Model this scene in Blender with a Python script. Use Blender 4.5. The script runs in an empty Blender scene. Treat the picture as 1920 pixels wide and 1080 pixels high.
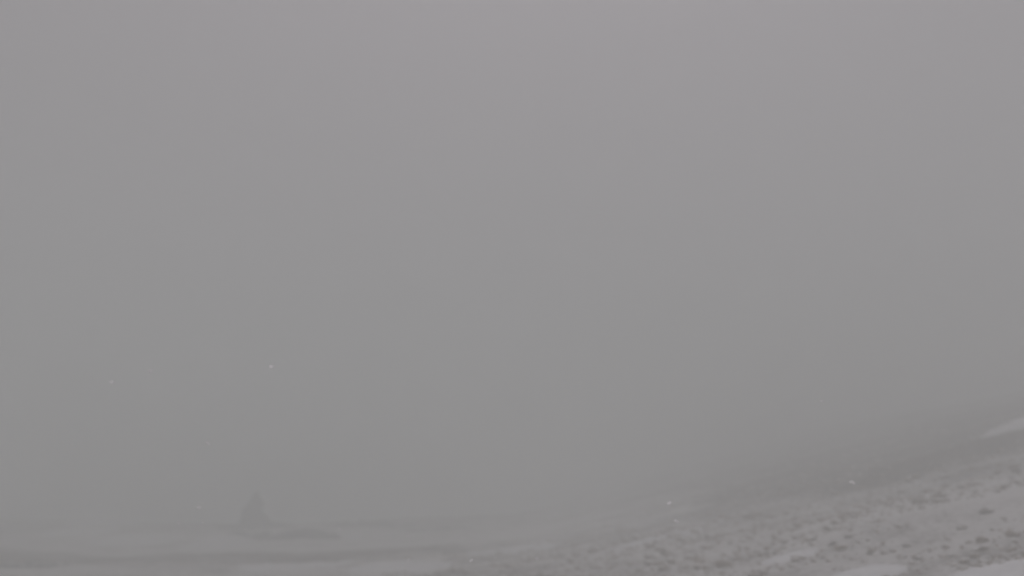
import bpy, math
import numpy as np
from mathutils import Vector
C = bpy.context.scene
R = math.radians
# ------------------------------------------------------------------ camera
EYE = 2.8                      # eye height above the ground under the mast
FPX = 2059.0                   # focal length in photograph pixels (1920 wide)
PITCH = math.atan(360 / FPX)   # horizon lies 360 px under the picture centre
cam_d = bpy.data.cameras.new('camera'); cam = bpy.data.objects.new('camera', cam_d)
C.collection.objects.link(cam); C.camera = cam
cam.location = (0, 0, EYE); cam.rotation_euler = (math.pi/2 + PITCH, 0, 0)
cam_d.sensor_width = 36; cam_d.lens = 36 * FPX / 1920
cam_d.clip_start = 0.05; cam_d.clip_end = 3000
cam_d.dof.use_dof = True; cam_d.dof.focus_distance = 6.0; cam_d.dof.aperture_fstop = 1.15
# ------------------------------------------------------------------ sky and sun
SUN_EL, SUN_AZ = R(60), R(4)
w = bpy.data.worlds.new('World'); C.world = w; w.use_nodes = True
nt = w.node_tree; nt.nodes.clear()
out = nt.nodes.new('ShaderNodeOutputWorld'); bg = nt.nodes.new('ShaderNodeBackground')
sky = nt.nodes.new('ShaderNodeTexSky'); sky.sky_type = 'NISHITA'; sky.sun_disc = False
sky.sun_elevation = SUN_EL; sky.sun_rotation = SUN_AZ; sky.dust_density = 6; sky.air_density = 1.0
hs = nt.nodes.new('ShaderNodeHueSaturation'); hs.inputs['Saturation'].default_value = 0.0
mx = nt.nodes.new('ShaderNodeMix'); mx.data_type = 'RGBA'; mx.blend_type = 'MULTIPLY'
mx.inputs[0].default_value = 1.0; mx.inputs[7].default_value = (1.0, 0.895, 0.975, 1)
nt.links.new(sky.outputs[0], hs.inputs['Color']); nt.links.new(hs.outputs[0], mx.inputs[6])
nt.links.new(mx.outputs[2], bg.inputs['Color']); nt.links.new(bg.outputs[0], out.inputs[0])
bg.inputs['Strength'].default_value = 0.055
sd = bpy.data.lights.new('sun', 'SUN'); sd.energy = 0.5; sd.angle = R(110); sd.color = (1, .965, .98)
so = bpy.data.objects.new('sun', sd); C.collection.objects.link(so)
so.rotation_euler = (math.pi/2 - SUN_EL, 0, math.pi - SUN_AZ)
C.view_settings.view_transform = 'Standard'; C.view_settings.look = 'None'
C.view_settings.exposure = -0.05; C.view_settings.gamma = 1.0
C.render.engine = 'CYCLES'
C.cycles.max_bounces = 12; C.cycles.volume_bounces = 8; C.cycles.diffuse_bounces = 3
C.cycles.use_denoising = True; C.cycles.use_adaptive_sampling = False
# ------------------------------------------------------------------ numpy noise
def _hash(ix, iy, s):
    n = (ix.astype(np.int64) * 374761393 + iy.astype(np.int64) * 668265263 + s * 1442695041) & 0x7fffffff
    n = ((n ^ (n >> 13)) * 1274126177) & 0x7fffffff
    n = (n ^ (n >> 16)) & 0x7fffffff
    return (n % 65536) / 65535.0
def vnoise(x, y, s=0):
    xi, yi = np.floor(x), np.floor(y); fx, fy = x - xi, y - yi
    fx, fy = fx*fx*fx*(fx*(fx*6-15)+10), fy*fy*fy*(fy*(fy*6-15)+10)
    a, b = _hash(xi, yi, s), _hash(xi+1, yi, s); c, d = _hash(xi, yi+1, s), _hash(xi+1, yi+1, s)
    return (a*(1-fx)+b*fx)*(1-fy) + (c*(1-fx)+d*fx)*fy
def fbm(x, y, sc, octv=4, s=0, gain=.5):
    t = 0; amp = 1; tot = 0
    for k in range(octv):
        t = t + amp*(vnoise(x/sc + 17.3*k, y/sc - 9.1*k, s+k) - .5)*2; tot += amp; amp *= gain; sc /= 2.03
    return t/tot
def sstep(a, b, v):
    t = np.clip((v-a)/(b-a), 0, 1); return t*t*(3-2*t)
# ------------------------------------------------------------------ terrain height (z = 0 under the camera)
X0, SLOPE, CAP = 0.5, 0.29, 14.5
def terrain(x, y):
    x = np.asarray(x, float); y = np.asarray(y, float)
    k = 3.0                                             # right-hand slope, eased in and levelling off high up
    rise = SLOPE * k * np.logaddexp(0, (x - X0)/k)
    rise = CAP * np.tanh(rise/CAP)
    h = rise + 0.0
    left = 1 - sstep(-6, 6, x)
    # low ridge at the far left, dropping off behind it
    ridge_y = 66 + 4*np.sin(x*.11)
    h = h + left*(0.5*np.exp(-((y-ridge_y)/5.5)**2) - 2.6*sstep(ridge_y+2, ridge_y+30, y))
    # shallow steps running across the slope
    h = h + 0.26*fbm(x+.5*y, (y-.35*x)*1.7, 8, 4, 3) + 0.07*fbm(x, y, 2.4, 3, 7)
    near = np.exp(-(x*x+y*y)/(55**2))
    h = h + 0.035*near*fbm(x, y, .6, 3, 11)
    r = np.hypot(x, y)
    h = h*sstep(1.5, 9, r)
    return h
def ground_hit(px, py):
    """world point where the sight line through a photograph pixel meets the ground"""
    d = Vector(((px-960)/FPX, -(540 - 0)*0 + (540-py)/FPX, -1.0))
    d = cam.rotation_euler.to_matrix() @ d
    t = np.arange(6, 200, .05)
    z = EYE + d.z*t; h = terrain(d.x*t, d.y*t)
    i = np.argmax(z < h)
    if not (z < h).any(): i = len(t)-1
    return d.x*t[i], d.y*t[i]
# ------------------------------------------------------------------ helpers
def mesh_np(name, V, F, mat, smooth=True):
    me = bpy.data.meshes.new(name)
    V = np.asarray(V, np.float32); F = np.asarray(F, np.int32)
    n = F.shape[1]
    me.vertices.add(len(V)); me.vertices.foreach_set('co', V.ravel())
    me.loops.add(F.size); me.loops.foreach_set('vertex_index', F.ravel())
    me.polygons.add(len(F)); me.polygons.foreach_set('loop_start', np.arange(0, F.size, n, dtype=np.int32))
    me.polygons.foreach_set('loop_total', np.full(len(F), n, np.int32))
    me.update(calc_edges=True); me.validate()
    me.polygons.foreach_set('use_smooth', np.full(len(F), smooth)); me.materials.append(mat)
    return me
def link(name, me, parent=None, **props):
    o = bpy.data.objects.new(name, me); C.collection.objects.link(o)
    if parent: o.parent = parent
    for k, v in props.items(): o[k] = v
    return o
def mat(name):
    m = bpy.data.materials.new(name); m.use_nodes = True
    t = m.node_tree; b = t.nodes['Principled BSDF']; b.inputs['Roughness'].default_value = .9
    b.inputs['Specular IOR Level'].default_value = .2
    return m, t, b
def noise(t, co, scale, detail=4, rough=.6):
    n = t.nodes.new('ShaderNodeTexNoise'); n.inputs['Scale'].default_value = scale
    n.inputs['Detail'].default_value = detail; n.inputs['Roughness'].default_value = rough
    t.links.new(co, n.inputs['Vector']); return n.outputs['Fac']
def ramp(t, f, stops):
    r = t.nodes.new('ShaderNodeValToRGB'); e = r.color_ramp.elements
    while len(e) < len(stops): e.new(.5)
    for q, (p, c) in zip(e, stops): q.position = p; q.color = (*c, 1) if len(c) == 3 else c
    t.links.new(f, r.inputs[0]); return r.outputs[0]
def mixc(t, f, a, b):
    m = t.nodes.new('ShaderNodeMix'); m.data_type = 'RGBA'
    if isinstance(f, float): m.inputs[0].default_value = f
    else: t.links.new(f, m.inputs[0])
    for s, v in ((6, a), (7, b)):
        if isinstance(v, tuple): m.inputs[s].default_value = (*v, 1)
        else: t.links.new(v, m.inputs[s])
    return m.outputs[2]
def mth(t, op, a, b=None, clamp=False):
    m = t.nodes.new('ShaderNodeMath'); m.operation = op; m.use_clamp = clamp
    for i, v in ((0, a), (1, b)):
        if v is None: continue
        if isinstance(v, (int, float)): m.inputs[i].default_value = v
        else: t.links.new(v, m.inputs[i])
    return m.outputs[0]
SNOW = (.81, .782, .77)
def gcoord(t):
    return t.nodes.new('ShaderNodeNewGeometry').outputs['Position']
# gravelly ground dusted with wind-blown snow
mG, t, b = mat('gravel_ground'); co = gcoord(t)
at = t.nodes.new('ShaderNodeAttribute'); at.attribute_name = 'dusting'
rock = ramp(t, noise(t, co, 5.0, 6, .7), [(.3, (.05, .036, .028)), (.5, (.15, .115, .09)), (.72, (.30, .25, .21))])
big = noise(t, co, .55, 3); fine = noise(t, co, 7.5, 5, .75)
m1 = mth(t, 'ADD', mth(t, 'MULTIPLY', big, .45), mth(t, 'MULTIPLY', fine, .55))
m1 = mth(t, 'ADD', m1, mth(t, 'SUBTRACT', at.outputs['Fac'], .5))
mask = ramp(t, m1, [(.42, (0, 0, 0)), (.64, (1, 1, 1))])
t.links.new(mixc(t, mask, rock, SNOW), b.inputs['Base Color'])
bp = t.nodes.new('ShaderNodeBump'); bp.inputs['Strength'].default_value = .9; bp.inputs['Distance'].default_value = .12
t.links.new(noise(t, co, 6, 6, .7), bp.inputs['Height']); t.links.new(bp.outputs[0], b.inputs['Normal'])
# bare rock, a little snow lodged on its upward faces
def rock_mat(name, dark, light, snow_from):
    m, t, b = mat(name); co = gcoord(t)
    col = ramp(t, noise(t, co, 4.5, 6, .7), [(.3, dark), (.7, light)])
    nz = t.nodes.new('ShaderNodeSeparateXYZ'); t.links.new(t.nodes.new('ShaderNodeNewGeometry').outputs['Normal'], nz.inputs[0])
    f = mth(t, 'ADD', nz.outputs['Z'], mth(t, 'MULTIPLY', mth(t, 'SUBTRACT', noise(t, co, 6, 4), .5), 1.6))
    f = ramp(t, f, [(min(snow_from, .99), (0, 0, 0)), (min(snow_from+.12, 1.0), (1, 1, 1))])
    t.links.new(mixc(t, f, col, SNOW), b.inputs['Base Color'])
    bp = t.nodes.new('ShaderNodeBump'); bp.inputs['Strength'].default_value = .7; bp.inputs['Distance'].default_value = .05
    t.links.new(noise(t, co, 9, 5, .7), bp.inputs['Height']); t.links.new(bp.outputs[0], b.inputs['Normal'])
    return m
mR = rock_mat('scree_rock', (.17, .13, .10), (.52, .43, .36), .62)
mD = rock_mat('dark_rock', (.025, .022, .021), (.06, .053, .05), .97)
mS, t, b = mat('wind_packed_snow'); co = gcoord(t)
t.links.new(ramp(t, noise(t, co, 3, 5), [(.3, (.74, .73, .74)), (.7, (.90, .89, .90))]), b.inputs['Base Color'])
bp = t.nodes.new('ShaderNodeBump'); bp.inputs['Strength'].default_value = .5; bp.inputs['Distance'].default_value = .06
t.links.new(noise(t, co, 4, 5), bp.inputs['Height']); t.links.new(bp.outputs[0], b.inputs['Normal'])
mF, t, b = mat('snowflake_ice'); b.inputs['Base Color'].default_value = (.95, .95, .95, 1)
t.links.new(ramp(t, noise(t, gcoord(t), 300, 2), [(.3, (.88, .88, .9)), (.7, (.97, .97, .98))]), b.inputs['Base Color'])
tr = t.nodes.new('ShaderNodeBsdfTranslucent'); tr.inputs['Color'].default_value = (.98, .98, .98, 1)
ms = t.nodes.new('ShaderNodeMixShader'); ms.inputs[0].default_value = .85
t.links.new(b.outputs[0], ms.inputs[1]); t.links.new(tr.outputs[0], ms.inputs[2]); t.links.new(ms.outputs[0], t.nodes['Material Output'].inputs['Surface'])
# ------------------------------------------------------------------ ground sheet (polar grid, finer in front)
az = np.concatenate([np.linspace(-180, -34, 90)[:-1], np.linspace(-34, 34, 560)[:-1], np.linspace(34, 180, 90)])
az = np.radians(az[:-1]); rr = np.concatenate([[0.6], np.geomspace(1.2, 330, 470)])
A, Q = np.meshgrid(az, rr); X = Q*np.sin(A); Y = Q*np.cos(A); Z = terrain(X, Y)
V = np.stack([X, Y, Z], -1).reshape(-1, 3); na = len(az); nr = len(rr)
i, j = np.meshgrid(np.arange(nr-1), np.arange(na), indexing='ij'); j2 = (j+1) % na
F = np.stack([i*na+j, i*na+j2, (i+1)*na+j2, (i+1)*na+j], -1).reshape(-1, 4)[:, ::-1]
V = np.vstack([V, [[0, 0, 0]]])
me = mesh_np('ground', V, F, mG)
def dusting(x, y):
    s = .595 + .10*fbm(x+.5*y, (y-.3*x)*2.2, 11, 3, 21)
    s = s + .09*np.exp(-(y/30)**2)*sstep(-3, 6, x)             # more snow lodged among the near scree
    s = s - .26*sstep(19, 36, y)*sstep(3, 12, x)              # barer high on the slope
    s = s - (.05 + .20*fbm(x*.25, y, 6, 4, 91))*(1-sstep(-5, 8, x))
    s = s - .09*np.exp(-((y-62)/7)**2)*(1-sstep(-4, 6, x))    # bare crest of the left ridge
    return s
a = me.attributes.new('dusting', 'FLOAT', 'POINT'); a.data.foreach_set('value', dusting(V[:, 0], V[:, 1]).astype(np.float32))
link('ground', me, kind='structure')
# ------------------------------------------------------------------ snow lying in hollows
def snow_patch(px, py, half_w, half_d, turn=0., thick=.10, seed=1):
    cx, cy = ground_hit(px, py)
    n = 70; g = np.linspace(-1.35, 1.35, n); U, W = np.meshgrid(g, g)
    ca, sa = math.cos(turn), math.sin(turn)
    x = cx + ca*U*half_w - sa*W*half_d; y = cy + sa*U*half_w + ca*W*half_d
    m = 1 - (U*U + W*W) + .9*fbm(x, y*.6, max(1.2, half_w*.45), 4, 40+seed, .6)
    top = terrain(x, y) + thick*np.tanh(m*1.6)
    keep = m > -.25
    V = np.stack([x-cx, y-cy, top], -1).reshape(-1, 3)
    F = [(a*n+b, a*n+b+1, (a+1)*n+b+1, (a+1)*n+b) for a in range(n-1) for b in range(n-1)
         if keep[a, b] and keep[a, b+1] and keep[a+1, b+1] and keep[a+1, b]]
    used = np.unique(np.array(F)); mp = -np.ones(n*n, int); mp[used] = np.arange(len(used))
    o = link('snow_patch', mesh_np('snow_patch', V[used], mp[np.array(F)], mS), kind='structure'); o.location = (cx, cy, 0)
    return o
SP = [(1885, 1096, 1.9, 1.35, .24, .08), (1590, 1086, .8, .5, .2, .06), (1925, 797, 1.15, 1.3, .25, .26),
      (235, 1021, 2.0, 2.4, -.1, .22), (410, 1021, 1.7, 2.2, .1, .22), (190, 980, 1.6, 2.6, 0, .2), (660, 1010, .5, 1.2, .2, .3),
      (150, 998, 1.8, 2.2, 0, .14), (1230, 1012, 1.6, .9, .35, .02), (960, 1030, 1.6, 1.6, 0, .06), (560, 1062, 1.8, 1.4, 0, .05),
      (1480, 1045, .5, .4, .3, .04), (750, 1062, 1.6, 1.2, 0, .04)]
for k, s in enumerate(SP): snow_patch(*s, seed=k)
# ------------------------------------------------------------------ stones
import bmesh
rng = np.random.default_rng(5)
def rock_shape(seed, sub=2, rough=.28):
    bm = bmesh.new(); bmesh.ops.create_icosphere(bm, subdivisions=sub, radius=1)
    r = np.random.default_rng(seed)
    P = np.array([v.co[:] for v in bm.verts]); F = np.array([[v.index for v in f.verts] for f in bm.faces]); bm.free()
    for _ in range(9):                                   # planar breaks chip flat faces off the ball
        d = r.normal(size=3); d /= np.linalg.norm(d); lim = r.uniform(.5, .85)
        s = P @ d; P = P - np.outer(np.clip(s-lim, 0, None)*.92, d)
    P *= 1 + rough*.25*r.normal(size=(len(P), 1))*.5
    P *= np.array([1, r.uniform(.65, 1), r.uniform(.45, .75)])
    return P, F
protos = [rock_shape(s, 1 if s > 3 else 2) for s in range(8)]
def rubble():
    N = 22000
    y = 9 + 66*rng.random(N*5)**1.3; x = rng.uniform(-14, 40, N*5)
    ok = (np.abs(x) < .62*y) & (x > -3 + .04*y + 6*fbm(x, y, 8, 2, 5))
    dens = .55 + .6*fbm(x+.5*y, (y-.3*x)*2, 5, 3, 61)
    ok &= rng.random(N*5) < np.clip(2.6*(dens-.38), 0, 1)*np.clip(30/y, .25, 1)
    x, y = x[ok][:N], y[ok][:N]
    Vs, Fs, off = [], [], 0; h = terrain(x, y)
    for i in range(len(x)):
        P, F = protos[rng.integers(8)]
        s = min(.17, .03*rng.pareto(2.4) + .03) 
        a = rng.uniform(0, 6.28); ca, sa = math.cos(a), math.sin(a)
        M = np.array([[ca, -sa, 0], [sa, ca, 0], [0, 0, 1]])
        tl = rng.normal(0, .3, 2); T = np.array([[1, 0, tl[0]], [0, 1, tl[1]], [0, 0, 1]])
        Vs.append((P*s) @ T.T @ M.T + [x[i], y[i], h[i] + s*.15]); Fs.append(F+off); off += len(P)
    return np.vstack(Vs), np.vstack(Fs)
V, F = rubble()
link('rubble', mesh_np('rubble', V, F, mR, False), kind='stuff', label='loose stones and rubble strewn over the right hand slope')
def boulder(px, py, size, m, label, seed, flat=.8, group='larger stones lying on the slope'):
    x, y = ground_hit(px, py); P, F = rock_shape(seed, 3); size *= .42
    a = seed*1.7; ca, sa = math.cos(a), math.sin(a); P = P*[1, 1, flat] @ np.array([[ca, sa, 0], [-sa, ca, 0], [0, 0, 1]])
    o = link('boulder', mesh_np('boulder', P*size, F, m, False), label=label, category='boulder', group=group)
    o.location = (x, y, float(terrain(x, y)) + size*.12); return o
BL = [(1561, 1022, .28, 'dark brown stone above the broad snow strip at the bottom edge'),
      (1722, 1050, .22, 'small dark stone at the left end of the snow patch in the bottom right corner'),
      (1846, 1033, .24, 'flat dark stone on the upper rim of the corner snow patch'),
      (1802, 992, .26, 'dark stone in mid scree, upper left of the flat stone by the corner snow'),
      (1850, 962, .32, 'dark wide stone highest in the near scree at the right edge'),
      (1592, 1008, .24, 'dark stone just upper right of the brown stone above the snow strip'),
      (1632, 1040, .24, 'dark stone low in the scree between the snow strip and the corner snow patch'),
      (1782, 1044, .18, 'small stone left of the flat dark stone on the corner snow rim'),
      (1430, 1040, .30, 'dark stone in the scree left of the snow strip, near the bottom edge'),
      (1310, 1068, .26, 'dark stone farthest left in the scree at the bottom edge'),
      (1700, 1026, .22, 'brown stone in the middle of the near scree'),
      (1905, 885, .35, 'dark stone at the right edge below the high snow patch')]
mB = rock_mat('weathered_stone', (.13, .10, .082), (.30, .245, .205), .84)
for k, (px, py, s, lb) in enumerate(BL): boulder(px, py, s, mB, lb, 100+k)
# ------------------------------------------------------------------ pointed rock on the ridge, built from its own profile
def crag(profile, depth, name, m, seed, n=36):
    """profile: rows (z, left, right) in metres -> a rough-hewn solid with depth of its own"""
    r = np.random.default_rng(seed); Vs = []; rows = len(profile)
    zz = np.array([p[0] for p in profile]); L = np.array([p[1] for p in profile]); Rr = np.array([p[2] for p in profile])
    K = 26; zs = np.linspace(zz[0], zz[-1], K)
    for q, z in enumerate(zs):
        l, rt = np.interp(z, zz, L), np.interp(z, zz, Rr); c, hw = (l+rt)/2, (rt-l)/2; hd = hw*depth + .05 if m is None else max(.12, min(hw*depth, .9))
        a = np.linspace(0, 2*np.pi, n, endpoint=False)
        k = 1 + .16*fbm(np.cos(a)*1.6 + seed, np.sin(a)*1.6 + z*1.8, .8, 3, seed)
        sq = (np.abs(np.cos(a))**3 + np.abs(np.sin(a))**3)**(-1/3)
        Vs += [[c + hw*k[i]*sq[i]*math.cos(a[i])*.97, hd*k[i]*sq[i]*math.sin(a[i]), z + r.normal(0, .012)] for i in range(n)]
    F = [(q*n+i, q*n+(i+1) % n, (q+1)*n+(i+1) % n, (q+1)*n+i) for q in range(K-1) for i in range(n)]
    top = len(Vs); Vs.append([(L[-1]+Rr[-1])/2, 0, zz[-1]+.02])
    tri = [((K-1)*n+i, (K-1)*n+(i+1) % n, top, top) for i in range(n)]
    me = bpy.data.meshes.new(name); me.from_pydata(Vs, [], F + [t[:3] for t in tri]); me.update(); me.materials.append(m)
    return me
rx, ry = ground_hit(478, 990)
root = bpy.data.objects.new('pointed_rock', None); C.collection.objects.link(root)
root.location = (rx, ry, float(terrain(rx, ry)) - .15)
root['label'] = 'dark pointed rock pinnacle standing alone on the misty ridge at left'; root['category'] = 'rock'
k = math.hypot(rx, ry)/FPX
prof = [(988, 436, 524), (980, 442, 516), (970, 447, 508), (962, 449, 501), (957, 450, 491), (953, 451, 492), (948, 458, 495), (942, 463, 495), (936, 466, 490), (931, 470, 487), (927, 474, 484), (924, 478, 482), (920, 479.5, 482)]
prof = [((988-r0)*k+.1, (l-478)*k*.88, (rt-478)*k*.88) for r0, l, rt in prof]
mP = rock_mat('pinnacle_rock', (.035, .03, .028), (.11, .095, .088), .93)
link('pinnacle', crag(prof, .75, 'pinnacle', mP, 3), root)
sh = link('ledge', crag([(0, -.9, 1.1), (.25, -.8, 1.0), (.42, -.55, .6), (.5, -.3, .3)], .7, 'ledge', mD, 9), root); sh.location = (1.25, -.35, 0)
sh2 = link('ledge', crag([(0, -.7, .8), (.2, -.6, .7), (.34, -.3, .4)], .7, 'ledge', mD, 12), root); sh2.location = (-1.35, -.3, 0)
# dark rock steps along the ridge
def outcrop(px, py, wdt, hgt, label, seed):
    x, y = ground_hit(px, py)
    n, q = 90, 14; Vs = []
    for i in range(n):                                  # a tapering ragged rib of rock lying along the crest
        u = -1 + 2*i/(n-1); e = max(0., 1-abs(u)**2.2)
        hh = hgt*e**.6*(.62 + .75*float(fbm(np.array(u*wdt+seed), np.array(seed*1.3), .7, 4, seed))) ; dd = .15 + .75*e*(1+.5*float(fbm(np.array(u*wdt), np.array(3.+seed), .9, 3, seed)))
        for k in range(q):
            a = math.pi*k/(q-1); rr_ = 1 + .22*float(fbm(np.array(u*wdt*2+seed), np.array(a*1.5), .6, 3, seed+5))
            Vs.append((u*wdt, -dd*math.cos(a)*rr_, -.25 + (hh+.25)*abs(math.sin(a))**.55*rr_))
    me = bpy.data.meshes.new('rock_outcrop'); me.from_pydata(Vs, [], [(i*q+k, (i+1)*q+k, (i+1)*q+k+1, i*q+k+1) for i in range(n-1) for k in range(q-1)]); me.update(); me.materials.append(mD)
    o = link('rock_outcrop', me, label=label, category='rock', group='low dark rock ledges along the left ridge'); o.location = (x, y, float(terrain(x, y))); return o
outcrop(555, 1008, 2.1, .5, 'long low dark rock ledge below and right of the pointed rock', 31)
outcrop(450, 1008, .75, .45, 'short dark rock ledge directly below the pointed rock', 33)
outcrop(700, 985, 2.3, .32, 'thin dark rock ledge on the crest right of the long low ledge', 35)
outcrop(830, 996, 2.2, .25, 'faint dark ledge farthest right along the misty crest', 37)
outcrop(225, 1012, .4, .2, 'small dark rock above the snow streaks at lower left', 41)
outcrop(70, 1062, 1.3, .22, 'dark rock strip at the bottom left corner', 43)
# ------------------------------------------------------------------ snowflakes in the air
def flake_mesh(seed):
    """a clump of six-armed ice plates lying at slightly different tilts"""
    r = np.random.default_rng(seed); Vs, Fs = [], []
    for q in range(4):
        nrm = Vector((r.normal(0, .25), .8 + r.normal(0, .2), .6 + r.normal(0, .2))).normalized(); M = nrm.to_track_quat('Z', 'Y').to_matrix()
        c = Vector((r.normal(0, .35)*1.4, r.normal(0, .3), r.normal(0, .22))); rad = r.uniform(.6, .95); o = len(Vs); tw = r.uniform(0, 1)
        for k in range(24):
            a = tw + k*math.pi/12; e = rad*(1 if k % 4 == 0 else .5 if k % 2 == 0 else .7)
            for z in (-.02, .02): Vs.append(tuple(M @ Vector((e*math.cos(a), e*math.sin(a), z)) + c))
        Fs.append([o+2*k+1 for k in range(24)])
    me = bpy.data.meshes.new('snowflake'); me.from_pydata(Vs, [], Fs); me.update(); me.materials.append(mF)
    return me
FL = [(767, 1049, 4.0, 1.9, 'brightest small snowflake low in the middle left, near the bottom edge'),
      (697, 877, 4.5, 1.5, 'tiny snowflake in the fog, upper right of the pointed rock'),
      (638, 992, 5.0, 2.2, 'snowflake over the right end of the long dark ledge'),
      (883, 1051, 5.0, 2.4, 'snowflake low in the picture, right of the brightest one'),
      (1008, 1048, 5.5, 2.6, 'faint snowflake low in the picture near its centre'),
      (390, 831, 5.0, 2.6, 'snowflake high in the fog above the pointed rock'),
      (337, 980, 4.5, 2.2, 'bright snowflake over the ridge left of the pointed rock'),
      (380, 981, 5.0, 2.0, 'faint snowflake over the ridge between a brighter one and the pointed rock'),
      (372, 951, 5.2, 2.6, 'snowflake just above the ridge crest left of the pointed rock'),
      (1255, 943, 4.6, 3.2, 'elongated snowflake in front of the foot of the right hand slope'),
      (1268, 976, 6.0, 3.6, 'faint snowflake just below the elongated one at the foot of the slope'),
      (1541, 751, 5.0, 1.9, 'elongated snowflake in the fog above the right hand slope'),
      (281, 697, 5.5, 3.6, 'highest snowflake on the left side of the fog'),
      (212, 717, 6.0, 3.0, 'faint snowflake farthest left in the fog'),
      (765, 1005, 5.5, 2.4, 'faint snowflake straight above the brightest low one'),
      (508, 687, 6.0, 2.8, 'faint snowflake high in the fog, right of the highest left one'),
      (1596, 904, 6.0, 3.0, 'snowflake in front of the middle of the right hand slope')]
for q, (px, py, dist, rpx, lb) in enumerate(FL):
    d = cam.rotation_euler.to_matrix() @ Vector(((px-960)/FPX, (540-py)/FPX, -1.0))
    o = link('snowflake', flake_mesh(q+1), label=lb, category='snowflake', group='snowflakes drifting in the air')
    o.location = Vector((0, 0, EYE)) + d*(dist*.25+4.7); s = rpx*1.35*6/FPX; o.scale = (s, s, s); o.rotation_euler = (0, .35*(q % 3-1), 0)
# ------------------------------------------------------------------ haze
m = bpy.data.materials.new('haze'); m.use_nodes = True; t = m.node_tree; t.nodes.clear()
o_ = t.nodes.new('ShaderNodeOutputMaterial'); pv = t.nodes.new('ShaderNodeVolumePrincipled')
pv.inputs['Color'].default_value = (.960, 1.0, .981, 1); pv.inputs['Density'].default_value = .044
pv.inputs['Anisotropy'].default_value = 0.0
t.links.new(pv.outputs[0], o_.inputs['Volume'])
x0, x1, y0, y1, z0, z1 = -336., 336., -336., 336., -5.5, 16.5
Vb = [(x, y, z) for x in (x0, x1) for y in (y0, y1) for z in (z0, z1)]
me = bpy.data.meshes.new('haze'); me.from_pydata(Vb, [], [(0, 1, 3, 2), (4, 6, 7, 5), (0, 4, 5, 1), (2, 3, 7, 6), (0, 2, 6, 4), (1, 5, 7, 3)])
me.update(); me.materials.append(m)
link('haze', me, kind='stuff', label='thick grey fog filling the air over the mountainside')
